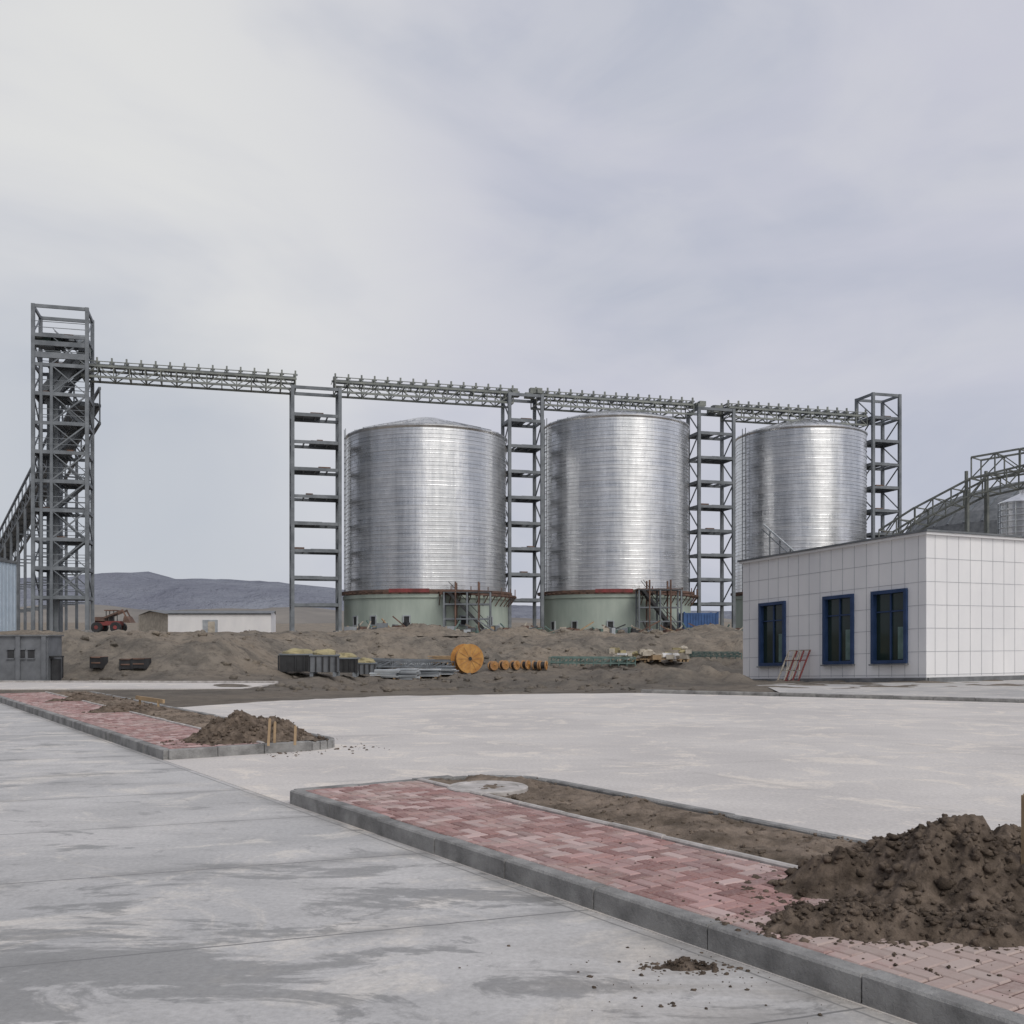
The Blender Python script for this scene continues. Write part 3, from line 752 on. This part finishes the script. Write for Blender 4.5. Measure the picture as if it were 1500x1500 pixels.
# ------------------------------------------------------------------ silos
def silo(px,Yc,wpx,eave,peak):
    R=wpx/2/F*Yc; x=(px-750)/F*Yc; c=Vector((x,Yc,0)); z0=H(x,Yc-R)-.2
    zb=zy(870,Yc-R)+.0; ze=zy(eave,Yc-R*.55); zp=zy(peak,Yc)
    e=empty('grain_silo',(x,Yc,z0))
    mb=MB(); prof=[]; z=zb+.15; pitch=.36
    while z<ze:
        o=random.uniform(.02,.055); dr=random.uniform(-.015,.015)
        prof+= [(R+dr,z),(R+dr,z+pitch*.74),(R+o,z+pitch*.80),(R+o,z+pitch*.93)]
        z+=pitch
    prof.append((R,z))
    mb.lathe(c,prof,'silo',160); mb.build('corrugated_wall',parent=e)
    mb=MB(); rt=z
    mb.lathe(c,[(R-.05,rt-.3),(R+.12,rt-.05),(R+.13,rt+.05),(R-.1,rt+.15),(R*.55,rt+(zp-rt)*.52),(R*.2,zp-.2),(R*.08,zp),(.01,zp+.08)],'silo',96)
    for i in range(32):
        t=2*math.pi*i/32; d=Vector((math.cos(t),math.sin(t),0))
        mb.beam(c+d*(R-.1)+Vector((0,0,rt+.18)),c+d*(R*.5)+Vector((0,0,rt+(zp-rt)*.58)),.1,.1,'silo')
    mb.build('roof_cone',parent=e)
    mb=MB(); Rb=R+.22
    mb.lathe(c,[(Rb,z0-.3),(Rb,zb-.35),(Rb+.12,zb-.33),(Rb+.12,zb+.0),(R-.1,zb+.02)],'greenbase',96); mb.build('plinth_wall',parent=e)
    mb=MB()
    for dpx in (-98,-68,-18,62,100):
        xx=dpx/F*(Yc-R*.8)
        if abs(xx)>Rb*.95: continue
        yy=-math.sqrt(Rb**2-xx**2); ang=math.atan2(yy,xx)
        rot=Matrix.Rotation(ang,3,'Z')
        p=c+Vector((xx,yy,0)); mb.box(p+Vector((0,0,z0+1.1)),(.16,.5,.75),'dark',rot=rot)
        for o in (-.3,.3): mb.box(p+rot@Vector((0,o,0))+Vector((0,0,z0+1.1)),(.24,.1,.95),'sheet',rot=rot)
        for o in (-.42,.42): mb.box(p+Vector((0,0,z0+1.1+o)),(.24,.5,.1),'sheet',rot=rot)
    mb.build('openings',parent=e)
    mb=MB(); Rs=Rb+.3
    for i in range(56):
        t0=2*math.pi*i/56;t1=2*math.pi*(i+1)/56
        d0=Vector((math.cos(t0),math.sin(t0),0));d1=Vector((math.cos(t1),math.sin(t1),0))
        k='red' if (i in (39,40,41,42)) else 'rust'
        mb.beam(c+d0*Rs+Vector((0,0,zb+.3)),c+d1*Rs+Vector((0,0,zb+.3)),.10,.34 if k=='red' else .2,k)
        mb.beam(c+d0*(R+.03)+Vector((0,0,zb+.08)),c+d1*(R+.03)+Vector((0,0,zb+.08)),.12,.5,'rust')
        if i>43 or i<6:
            mb.beam(c+d0*(Rs+.4)+Vector((0,0,zb)),c+d1*(Rs+.4)+Vector((0,0,zb)),.12,.18,'rust')
            mb.beam(c+d0*Rb+Vector((0,0,zb-.1)),c+d0*(Rs+.5)+Vector((0,0,zb-.02)),.14,.14,'rust')
            if i%2: mb.beam(c+d0*(Rs+.4)+Vector((0,0,zb)),c+d0*(Rs+.4)+Vector((0,0,zb+.7)),.07,.07,'rust')
            mb.beam(c+d0*Rb+Vector((0,0,zb-1)),c+d0*(Rs+.4)+Vector((0,0,zb-.1)),.07,.07,'rust')
        mb.beam(c+d0*R+Vector((0,0,zb+.2)),c+d0*Rs+Vector((0,0,zb+.2)),.1,.1,'rust')
    mb.build('ring_beam',parent=e)
    mb=MB(); t=math.radians(200); d=Vector((math.cos(t),math.sin(t),0)); tn=Vector((-d.y,d.x,0))
    for o in (-.3,.3): mb.beam(c+d*(R+.25)+tn*o+Vector((0,0,zb)),c+d*(R+.25)+tn*o+Vector((0,0,rt+.6)),.06,.06,'steel')
    zz=zb
    while zz<rt: mb.beam(c+d*(R+.25)-tn*.3+Vector((0,0,zz)),c+d*(R+.25)+tn*.3+Vector((0,0,zz)),.05,.05,'steel'); zz+=.6
    mb.build('access_ladder',parent=e)
def stairs(px0,px1,Y,zt):
    mb=MB(); a=at(px0,Y); b=at(px1,Y); g0=a.z-.1; W=(b-a).length
    n=4
    for i in range(n+1):
        for o in (0,1):
            p=Vector((a.x+W*i/n,Y+2.0*o,0)); mb.beam(p+Vector((0,0,g0)),p+Vector((0,0,zt+(.9 if i%2 else .0))),.13,.13,'rust' if i%2 else 'steel')
    for zz in (g0+1.3,g0+2.6,zt): 
        for o in (0,1):
            mb.beam(Vector((a.x,Y+2*o,zz)),Vector((a.x+W,Y+2*o,zz)),.1,.12,'steel')
    mb.box((a.x+W/2,Y+1,zt+.06),(W+.3,2.2,.07),'rust')
    for o in (0,1.6):
        mb.beam(Vector((a.x+W*.1,Y+o,zt)),Vector((a.x+W*.95,Y+o,g0)),.08,.25,'dark')
        mb.beam(Vector((a.x+W*.1,Y+o,zt+.9)),Vector((a.x+W*.95,Y+o,g0+.9)),.05,.05,'dark')
    for q in range(12):
        p=Vector((a.x+W*.1,Y+.8,zt)).lerp(Vector((a.x+W*.95,Y+.8,g0)),(q+.5)/12); mb.box(p,(.28,1.5,.05),'dark')
    mb.build('access_stair_scaffold')
silo(625,100,233,634,613)
silo(901,104.8,212,622,601)
silo(1172,110.5,184,634,614)
stairs(650,718,90.3,5.7); stairs(936,998,94.5,6.1)

# ------------------------------------------------------------------ right background
def truss_line(name,pts,dep,w,k='steel_g',legs=()):
    mb=MB()
    for i in range(len(pts)-1):
        a=Vector(pts[i]);b=Vector(pts[i+1]);L=(b-a).length;d=(b-a)/L
        sd=Vector((d.y,-d.x,0)).normalized()*w/2; n=max(2,int(L/1.6))
        for o in (-1,1):
            for zz in (0,-dep): mb.beam(a+sd*o+Vector((0,0,zz)),b+sd*o+Vector((0,0,zz)),.16,.16,k)
            for q in range(n+1):
                p=a+d*(L*q/n)+sd*o; mb.beam(p,p-Vector((0,0,dep)),.1,.1,k)
                if q<n:
                    r=a+d*(L*(q+1)/n)+sd*o
                    if q%2: mb.beam(p,r-Vector((0,0,dep)),.09,.09,k)
                    else: mb.beam(p-Vector((0,0,dep)),r,.09,.09,k)
        for q in range(n+1):
            p=a+d*(L*q/n)
            mb.beam(p-sd,p+sd,.1,.1,k); mb.beam(p-sd-Vector((0,0,dep)),p+sd-Vector((0,0,dep)),.1,.1,k)
    for (x,y,zt) in legs:
        for o in (-.9,.9): mb.beam((x+o,y,H(x,y)-.2),(x+o,y+.01,zt),.22,.22,k)
    mb.build(name)
def pt(px,py,Y): return Vector(((px-750)/F*Y,Y,zy(py,Y)))
truss_line('inclined_truss_gallery',[pt(1298,778,100),pt(1350,745,97),pt(1430,703,93),pt(1540,676,88),pt(1700,650,82)],1.5,2.4,legs=[(pt(1432,0,93).x,93,zy(718,93))])
truss_line('upper_truss_gallery',[pt(1430,672,94),pt(1500,660,91),pt(1700,630,84)],1.9,2.2,legs=[(pt(1430,0,94).x,94,zy(690,94))])
mb=MB(); dc=Vector(((1545-750)/F*125,125,0)); DR=17.5
prof=[(DR,2),(DR+.0,zy(795,125))]+[(DR*math.cos(t*math.pi/2/8),zy(795,125)+ (zy(706,125)-zy(795,125))*math.sin(t*math.pi/2/8)) for t in range(1,9)]
mb.lathe(dc,prof,'roofg',64)
for i in range(48):
    t=2*math.pi*i/48; d=Vector((math.cos(t),math.sin(t),0))
    for j in range(2,len(prof)-1): mb.beam(dc+d*prof[j][0]+Vector((0,0,prof[j][1])),dc+d*prof[j+1][0]+Vector((0,0,prof[j+1][1])),.25,.25,'steel')
mb.build('domed_storage_hall')
mb=MB(); sc=Vector(((1500-750)/F*104,104,0))
prof=[]; z=1.5
while z<zy(745,104): prof+=[(2.3,z),(2.3,z+.4),(2.36,z+.45),(2.36,z+.55)]; z+=.6
prof+=[(2.45,z),(2.4,z+.1),(.4,z+1.0),(.4,z+1.3),(.01,z+1.35)]
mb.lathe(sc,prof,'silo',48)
for i in range(16):
    t=2*math.pi*i/16; d=Vector((math.cos(t),math.sin(t),0)); mb.beam(sc+d*2.4+Vector((0,0,1.5)),sc+d*2.4+Vector((0,0,z)),.08,.08,'sheet')
mb.build('small_hopper_silo')
mb=MB(); mb.beam(pt(1118,768,98),pt(1168,812,94),.12,.16,'sheet'); mb.beam(pt(1116,775,98),pt(1160,815,94),.08,.08,'steel')
for f in (.2,.5,.8):
    p=pt(1118,768,98).lerp(pt(1168,812,94),f); mb.beam(p,Vector((p.x,p.y,2)),.1,.1,'steel')
mb.build('grain_spout')

# ------------------------------------------------------------------ left background buildings
def shed():
    Y=38.6; x1=(70-750)/F*Y; z0=-.05; zt=zy(932,Y); e=empty('grey_block_shed',(x1-3,Y,0))
    mb=MB(); mb.box((x1-4,Y+.6,(z0+zt)/2),(8,1.2,zt-z0),'grey')
    for i in range(9): mb.box((x1-.12-i*.97,Y-.04,(z0+zt)/2),(.16,.12,zt-z0-.02),'grey')
    mb.box((x1-4,Y+.6,zt+.03),(8.1,1.4,.06),'plinth'); mb.build('walls',parent=e)
    mb=MB()
    for px in (16,32,46):
        x=(px-750)/F*Y; mb.box((x,Y-.005,zy(958,Y)),(.24,.05,.32),'dark')
        mb.box((x,Y-.03,zy(958,Y)+.18),(.3,.08,.04),'grey'); mb.box((x,Y-.03,zy(958,Y)-.18),(.3,.08,.04),'grey')
    mb.build('windows',parent=e)
    mb=MB(); mb.box((x1+.2,Y+.3,zy(985,Y)),(.25,.25,1.0),'dark'); mb.box((x1+.2,Y+.3,zy(962,Y)),(.4,.4,.06),'dark'); mb.build('electric_meter_post')
shed()
def factory():
    Y=77; x1=(24-750)/F*84; zt=zy(826,84); z0=H(x1,Y)-.4
    e=empty('blue_factory_building',(x1-8,Y+3.5,z0)); mb=MB()
    mb.box((x1-8,Y+3.5,(z0+zt)/2),(16,7,zt-z0),'lblue')
    for i in range(27): mb.box((x1-.3-i*.6,Y-.02,(z0+zt)/2),(.06,.05,zt-z0-.1),'lblue')
    for i in range(12): mb.box((x1+.02,Y+.3+i*.58,(z0+zt)/2),(.05,.06,zt-z0-.1),'lblue')
    mb.build('walls',parent=e)
    mb=MB(); mb.box((x1-8,Y+3.5,zt+.1),(16.2,7.2,.2),'roofg'); mb.box((x1-8,Y+3.5,zt+.3),(15,6,.2),'roofg'); mb.build('roof',parent=e)
    mb=MB(); mb.box((x1-4,Y-.03,z0+2.2),(3,.1,3.5),'sheet'); mb.box((x1-4,Y-.06,z0+4.0),(3.3,.14,.15),'roofg'); mb.build('door',parent=e)
factory()
def warehouse():
    Y=150; xl=(246-750)/F*Y; xr=(397-750)/F*Y; z0=2.0; ze=zy(899,Y); dpt=9.0; xk=-4.6
    e=empty('white_warehouse',((xl+xr)/2,Y,z0)); mb=MB(); zr=ze+.45
    b=[Vector((xl,Y,0)),Vector((xr,Y,0)),Vector((xr+xk*.3,Y+dpt,0)),Vector((xl+xk-3,Y+dpt,0))]
    def Z(p,z): return Vector((p.x,p.y,z))
    mb.face([Z(b[0],z0-1),Z(b[1],z0-1),Z(b[1],ze),Z(b[0],ze)],'white')
    mb.face([Z(b[3],z0-1),Z(b[0],z0-1),Z(b[0],ze),Z(b[3].lerp(b[0],.5),zr),Z(b[3],ze)],'sack')
    mb.face([Z(b[1],z0-1),Z(b[2],z0-1),Z(b[2],ze),Z(b[1].lerp(b[2],.5),zr),Z(b[1],ze)],'white')
    mb.face([Z(b[2],z0-1),Z(b[3],z0-1),Z(b[3],ze),Z(b[2],ze)],'white')
    mb.build('walls',parent=e)
    mb=MB(); m0=b[3].lerp(b[0],.5);m1=b[1].lerp(b[2],.5)
    o=Vector((-.4,-.3,0)); o2=Vector((.4,-.3,0))
    mb.face([Z(b[0]+o,ze+.02),Z(b[1]+o2,ze+.02),Z(m1+o2,zr+.1),Z(m0+o,zr+.1)],'roofg')
    mb.face([Z(m0+o,zr+.1),Z(m1+o2,zr+.1),Z(b[2],ze),Z(b[3],ze)],'roofg')
    mb.beam(Z(b[0],ze),Z(b[1],ze),.2,.2,'roofg'); mb.build('roof',parent=e)
    mb=MB(); xd=(308-750)/F*Y
    mb.box((xd,Y-.04,z0+1.1),(2.2,.1,2.4),'sheet'); mb.box((xd+.2,Y-.1,z0+1.0),(1.0,.1,2.1),'sack')
    mb.build('door',parent=e)
warehouse()

def hills(name,prof,Y,depth,k,rough):
    mb=MB(); nxx=260; nyy=16
    pmin=-900;pmax=2600
    def top(px):
        for i in range(len(prof)-1):
            if prof[i][0]<=px<=prof[i+1][0]:
                t=(px-prof[i][0])/(prof[i+1][0]-prof[i][0]); t=sm(t); return prof[i][1]*(1-t)+prof[i+1][1]*t
        return prof[-1][1]
    for j in range(nyy+1):
        f=j/nyy
        for i in range(nxx+1):
            px=pmin+(pmax-pmin)*i/nxx
            x=(px-750)/F*Y; y=Y+depth*(f-.5)*2
            zt=zy(top(px),Y); r=math.sin(math.pi*f)**.9
            z=-20+(zt+20)*r*(1+rough*fbm(x*.006,y*.006,2,6)*(1.2-r))+rough*22*fbm(x*.01,y*.01,7,6)
            mb.v.append(Vector((x,y,z)))
    for j in range(nyy):
        for i in range(nxx):
            a=j*(nxx+1)+i; mb.f.append((a,a+1,a+nxx+2,a+nxx+1)); mb.m.append(0)
    mb.mats=[k]; mb.build(name,smooth=True,recenter=False)
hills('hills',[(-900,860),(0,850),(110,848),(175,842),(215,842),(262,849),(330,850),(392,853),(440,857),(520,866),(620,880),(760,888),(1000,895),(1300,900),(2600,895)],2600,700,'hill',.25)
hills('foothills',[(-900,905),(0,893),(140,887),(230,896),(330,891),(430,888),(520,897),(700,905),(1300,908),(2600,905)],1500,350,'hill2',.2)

# ------------------------------------------------------------------ site materials
def drum(px,py,dia,wid,yaw,k):
    p=hit(px,py); r=dia/2; ax=Vector((math.cos(yaw),math.sin(yaw),0)); c=p+Vector((0,0,r)); mb=MB()
    for s in (-1,1):
        mb.cyl(c+ax*(s*wid/2),c+ax*(s*(wid/2-.07)),r,k,32)
        mb.cyl(c+ax*(s*wid/2),c+ax*(s*(wid/2+.03)),r*.13,'dark',14)
        for q in range(6):
            t=math.pi*q/6; v=Vector((0,0,1))*math.sin(t)+ax.cross(Vector((0,0,1)))*math.cos(t)
            mb.beam(c+ax*(s*(wid/2+.01))-v*r*.9,c+ax*(s*(wid/2+.01))+v*r*.9,.03,.02,'drum2' if k=='drum' else 'drum')
    mb.cyl(c-ax*(wid/2-.07),c+ax*(wid/2-.07),r*.72,'drum2' if k=='drum' else 'dark',28)
    mb.build('cable_drum')
drum(684,987,1.7,.95,math.radians(-65),'drum')
for i,px in enumerate((722,738,754,770,786,796)): drum(px,983-(i%2),.55,.4,math.radians(-60+i*9),'drum2')
def bin_(px,py,w,d,h,k,tarp=True):
    p=hit(px,py); mb=MB(); rz=.1
    mb.box(p+Vector((0,0,h/2+.1)),(w,d,h-.1),k,rz)
    for sx in (-1,1):
        for sy in (-1,1): mb.box(p+Vector((sx*(w/2-.08),sy*(d/2-.08),.06)),(.14,.14,.18),'steel',rz)
    for i in range(5): mb.box(p+Vector((-w/2+w*i/4,-d/2-.03,h/2+.1)),(.06,.06,h-.12),'dark',0)
    mb.box(p+Vector((0,0,h+.08)),(w+.08,d+.08,.06),'steel',rz)
    if tarp: mb.blob(p+Vector((0,0,h+.08)),.5,'tarp',(w*.95,d*.9,.5),12,.35)
    mb.build('storage_bin')
bin_(437,991,1.45,1.0,.8,'dark'); bin_(476,990,1.1,1.0,.75,'grey'); bin_(507,990,1.0,1,.7,'dark'); bin_(536,992,1.0,.9,.6,'grey')
def stack(px,py,w,d,n,k,name,jit=.12):
    p=hit(px,py); mb=MB()
    for i in range(n):
        mb.box(p+Vector((random.uniform(-jit,jit),random.uniform(-jit,jit),.06+.075*i)),(w*random.uniform(.85,1.05),d,.055),k if random.random()>.25 else 'steel',random.uniform(-.12,.12))
    for sx in (-.35,.35): mb.box(p+Vector((sx*w,0,.0)),(.1,d,.12),'wood')
    mb.build(name)
stack(565,993,1.3,1,5,'sheet','steel_sheet_stack'); stack(598,996,1.2,1.1,7,'sheet','steel_sheet_stack'); stack(628,992,1.1,1,5,'sheet','steel_sheet_stack'); stack(655,990,1.0,1,6,'sheet','steel_sheet_stack')
stack(560,978,1.6,1,6,'grey','steel_sheet_stack'); stack(610,976,2.0,1,5,'sheet','steel_sheet_stack'); stack(645,972,1.4,1,6,'wood','timber_stack')
def girders(name,px0,px1,py,n,k,hh=.5):
    mb=MB()
    for i in range(n):
        a=hit(px0+random.uniform(-5,5),py-random.uniform(0,6)); b=hit(px1+random.uniform(-8,8),py-random.uniform(0,6))
        for z in (.15,.15+hh): mb.beam(a+Vector((0,0,z)),b+Vector((0,0,z)),.06,.06,k)
        m=10
        for q in range(m+1):
            u=a.lerp(b,q/m); mb.beam(u,u+Vector((0,0,.15+hh)),.045,.045,k)
            if q<m:
                v=a.lerp(b,(q+1)/m); mb.beam(u+Vector((0,0,.15)),v+Vector((0,0,.15+hh)),.035,.035,k)
    mb.build(name)
girders('stacked_truss_sections',805,925,978,3,'gpipe',.32); girders('stacked_truss_sections',470,660,984,4,'steel',.35); girders('stacked_truss_sections',1000,1085,970,2,'gpipe',.2)
def goods(px,py,n,sx,hmax):
    p=hit(px,py); mb=MB()
    for i in range(n):
        k=random.choice(['sack','sack','wood','sack','tarp','white'])
        q=p+Vector((random.uniform(-sx,sx),random.uniform(-.6,.6),random.uniform(.1,hmax)))
        if random.random()<.6: mb.box(q,(random.uniform(.2,.7),random.uniform(.2,.5),random.uniform(.12,.35)),k,random.uniform(-.6,.6))
        else: mb.blob(q,random.uniform(.14,.24),k,(1.5,.9,.6),9,.5)
    for s in (-.6,0,.6): mb.box(p+Vector((s*sx,0,.06)),(.12,1.2,.12),'wood')
    mb.box(p+Vector((0,0,.15)),(sx*2.1,1.1,.06),'wood')
    mb.build('pallet_of_goods')
goods(925,970,34,1.3,.75); goods(965,972,22,1.2,.5); goods(1000,970,10,.35,.9)
def crate(px,py,w,h):
    p=hit(px,py); mb=MB(); mb.box(p+Vector((0,0,h/2)),(w,.6,h),'dark')
    for s in (-1,1): mb.box(p+Vector((s*w/2,0,h/2)),(.06,.66,h+.05),'dark')
    mb.box(p+Vector((0,0,h+.02)),(w+.05,.66,.05),'rust'); mb.box(p+Vector((0,-.31,h/2)),(w*.9,.04,.05),'rust')
    mb.build('equipment_crate')
crate(145,981,.42,.4); crate(188,980,.42,.36); crate(207,979,.5,.36); crate(80,995,.35,.85)
mb=MB(); p=at(1022,97); rz=.1
mb.box(p+Vector((0,0,1.15)),(3.2,2.2,1.8),'cblue',rz)
for i in range(12): mb.box(p+Matrix.Rotation(rz,3,'Z')@Vector((-1.5+i*.27,-1.13,0))+Vector((0,0,1.15)),(.12,.06,1.6),'cblue',rz)
for sx in (-1.6,1.6):
    for sy in (-1.1,1.1): mb.box(p+Matrix.Rotation(rz,3,'Z')@Vector((sx,sy,0))+Vector((0,0,1.1)),(.15,.15,2.1),'cblue',rz)
mb.build('blue_container')
def loader():
    p=at(160,82); mb=MB(); q=lambda x,y,z:p+Vector((x,y,z))
    for sx in (-.75,.75):
        for sy in (-.6,.6): mb.cyl(q(sx,sy-.15,.42),q(sx,sy+.15,.42),.42,'dark',16); mb.cyl(q(sx,sy-.17,.42),q(sx,sy+.17,.42),.16,'red',10)
    mb.box(q(0,0,.75),(2.0,.8,.35),'red'); mb.box(q(-.6,0,1.05),(.8,.8,.4),'rust')
    for sx in (-.1,.5):
        for sy in (-.36,.36): mb.beam(q(sx,sy,.9),q(sx,sy,1.75),.06,.06,'dark')
    mb.box(q(.2,0,1.78),(.85,.95,.08),'rust'); mb.box(q(.2,0,1.1),(.3,.4,.35),'dark')
    for sy in (-.45,.45): mb.beam(q(-.2,sy,1.2),q(1.3,sy,1.8),.1,.14,'rust'); mb.beam(q(1.2,sy,1.85),q(1.6,sy,1.1),.08,.1,'rust')
    mb.hexa([q(1.3,-.6,.8),q(1.9,-.6,.8),q(1.9,.6,.8),q(1.3,.6,.8),q(1.4,-.6,1.3),q(1.6,-.6,1.3),q(1.6,.6,1.3),q(1.4,.6,1.3)],'rust')
    mb.build('red_wheel_loader')
loader()
mb=MB()
for i in range(260):
    px=random.uniform(505,1085); Y=random.uniform(84,92); p=at(px,Y)
    k=random.choice(['rust','steel','dark','wood','sheet','grey','gpipe','rust','sack','earth'])
    t=random.random()
    if t<.5: mb.box(p+Vector((0,0,.2)),(random.uniform(.2,1),random.uniform(.2,.6),random.uniform(.2,.8)),k,random.random()*3)
    elif t<.8: mb.beam(p+Vector((0,0,.1)),p+Vector((random.uniform(-2,2),random.uniform(-1,1),random.uniform(.1,1.1))),.1,.1,k)
    else: mb.blob(p,random.uniform(.2,.5),'earth',(1.3,1,.7),8,.6)
mb.build('construction_debris')
mb=MB()
for i in range(1500):
    x=random.uniform(-19,10.5); y=random.uniform(29,70)
    if x<-8.2 and y<38: continue
    if x>6 and y<48: continue
    if y<30.5: continue
    mb.blob((x,y,H(x,y)+.01),.02+.16*random.random()**3,'earth',(1.2,1,.7),7,.8)
mb.build('loose_rocks',smooth=True)
for px,Y,r,h in ((296,78,2.4,.9),(620,76,3.5,.9),(760,82,3,.7),(860,78,4,.8),(1040,84,3.6,1.0),(500,60,1.6,.7)):
    p=at(px,Y); mound('earth_heap',p.x,p.y,r,r*.7,h,p.z-.1,0,px*.1,n=60,k='earth',clods=0)

# ------------------------------------------------------------------ light
EL=math.radians(48); AZ=math.radians(150)
sd=Vector((math.sin(AZ)*math.cos(EL),math.cos(AZ)*math.cos(EL),math.sin(EL)))
l=bpy.data.lights.new('sun','SUN'); l.energy=1.15; l.angle=math.radians(28); l.color=(1,.955,.90)
lo=bpy.data.objects.new('sun',l); S.collection.objects.link(lo); lo.rotation_euler=(-sd).to_track_quat('-Z','Y').to_euler(); lo.location=sd*50
w=bpy.data.worlds.new('World'); S.world=w; w.use_nodes=True
nt=w.node_tree; N=nt.nodes; L=nt.links
for n in list(N): N.remove(n)
out=N.new('ShaderNodeOutputWorld'); sky=N.new('ShaderNodeTexSky'); sky.sky_type='NISHITA'; sky.sun_disc=False
sky.sun_elevation=EL; sky.sun_rotation=AZ
b1=N.new('ShaderNodeBackground'); b1.inputs['Strength'].default_value=.08; L.new(sky.outputs[0],b1.inputs['Color'])
tc=N.new('ShaderNodeTexCoord'); G=tc.outputs['Generated']
def lobe(v,a,b):
    dt=N.new('ShaderNodeVectorMath'); dt.operation='DOT_PRODUCT'; L.new(G,dt.inputs[0]); dt.inputs[1].default_value=Vector(v).normalized()
    return ramp(N,L,dt.outputs['Value'],a,b)
mp=N.new('ShaderNodeMapping'); mp.inputs['Scale'].default_value=(1,1,2.2); mp.inputs['Location'].default_value=(3.3,1.2,.4); L.new(G,mp.inputs['Vector'])
n1=ramp(N,L,noisen(N,L,mp.outputs[0],2.0,5,0.5,0.6),.37,.63)
n2=ramp(N,L,noisen(N,L,mp.outputs[0],4.5,6,0.55,0.7),.38,.68)
c=mixc(N,L,n1,(.475,.505,.60),(.60,.605,.685))
c=mixc(N,L,mathn(N,L,'MULTIPLY',n2,.5),c,(.655,.66,.705))
br=mathn(N,L,'MULTIPLY',lobe((-.56,1,.42),.87,.995),mathn(N,L,'ADD',.45,mathn(N,L,'MULTIPLY',n1,.55)))
c=mixc(N,L,mathn(N,L,'MULTIPLY',br,.95),c,(.78,.78,.765))
dk=lobe((-.42,1,.10),.965,.998)
c=mixc(N,L,mathn(N,L,'MULTIPLY',dk,.6),c,(.46,.50,.57))
c=mixc(N,L,mathn(N,L,'MULTIPLY',lobe((-1,-.45,.15),.45,.93),.88),c,(.15,.16,.19))  # unseen dark sky patch behind left, added for dark bands on the silo steel
c=mixc(N,L,lobe((.42,-.9,.45),.80,.99),c,(1.4,1.36,1.31))  # unseen bright sky patch behind camera, added to brighten the silo fronts
b2=N.new('ShaderNodeBackground'); b2.inputs['Strength'].default_value=1.0; L.new(c,b2.inputs['Color'])
ms=N.new('ShaderNodeMixShader'); ms.inputs[0].default_value=.94
L.new(b1.outputs[0],ms.inputs[1]); L.new(b2.outputs[0],ms.inputs[2]); L.new(ms.outputs[0],out.inputs[0])

cd=bpy.data.cameras.new('camera'); co_=bpy.data.objects.new('camera',cd); S.collection.objects.link(co_)
co_.location=(0,0,CAM); co_.rotation_euler=(math.radians(90),0,0)
cd.sensor_width=36; cd.lens=36; cd.shift_y=185/1500; cd.clip_start=.1; cd.clip_end=12000
S.camera=co_
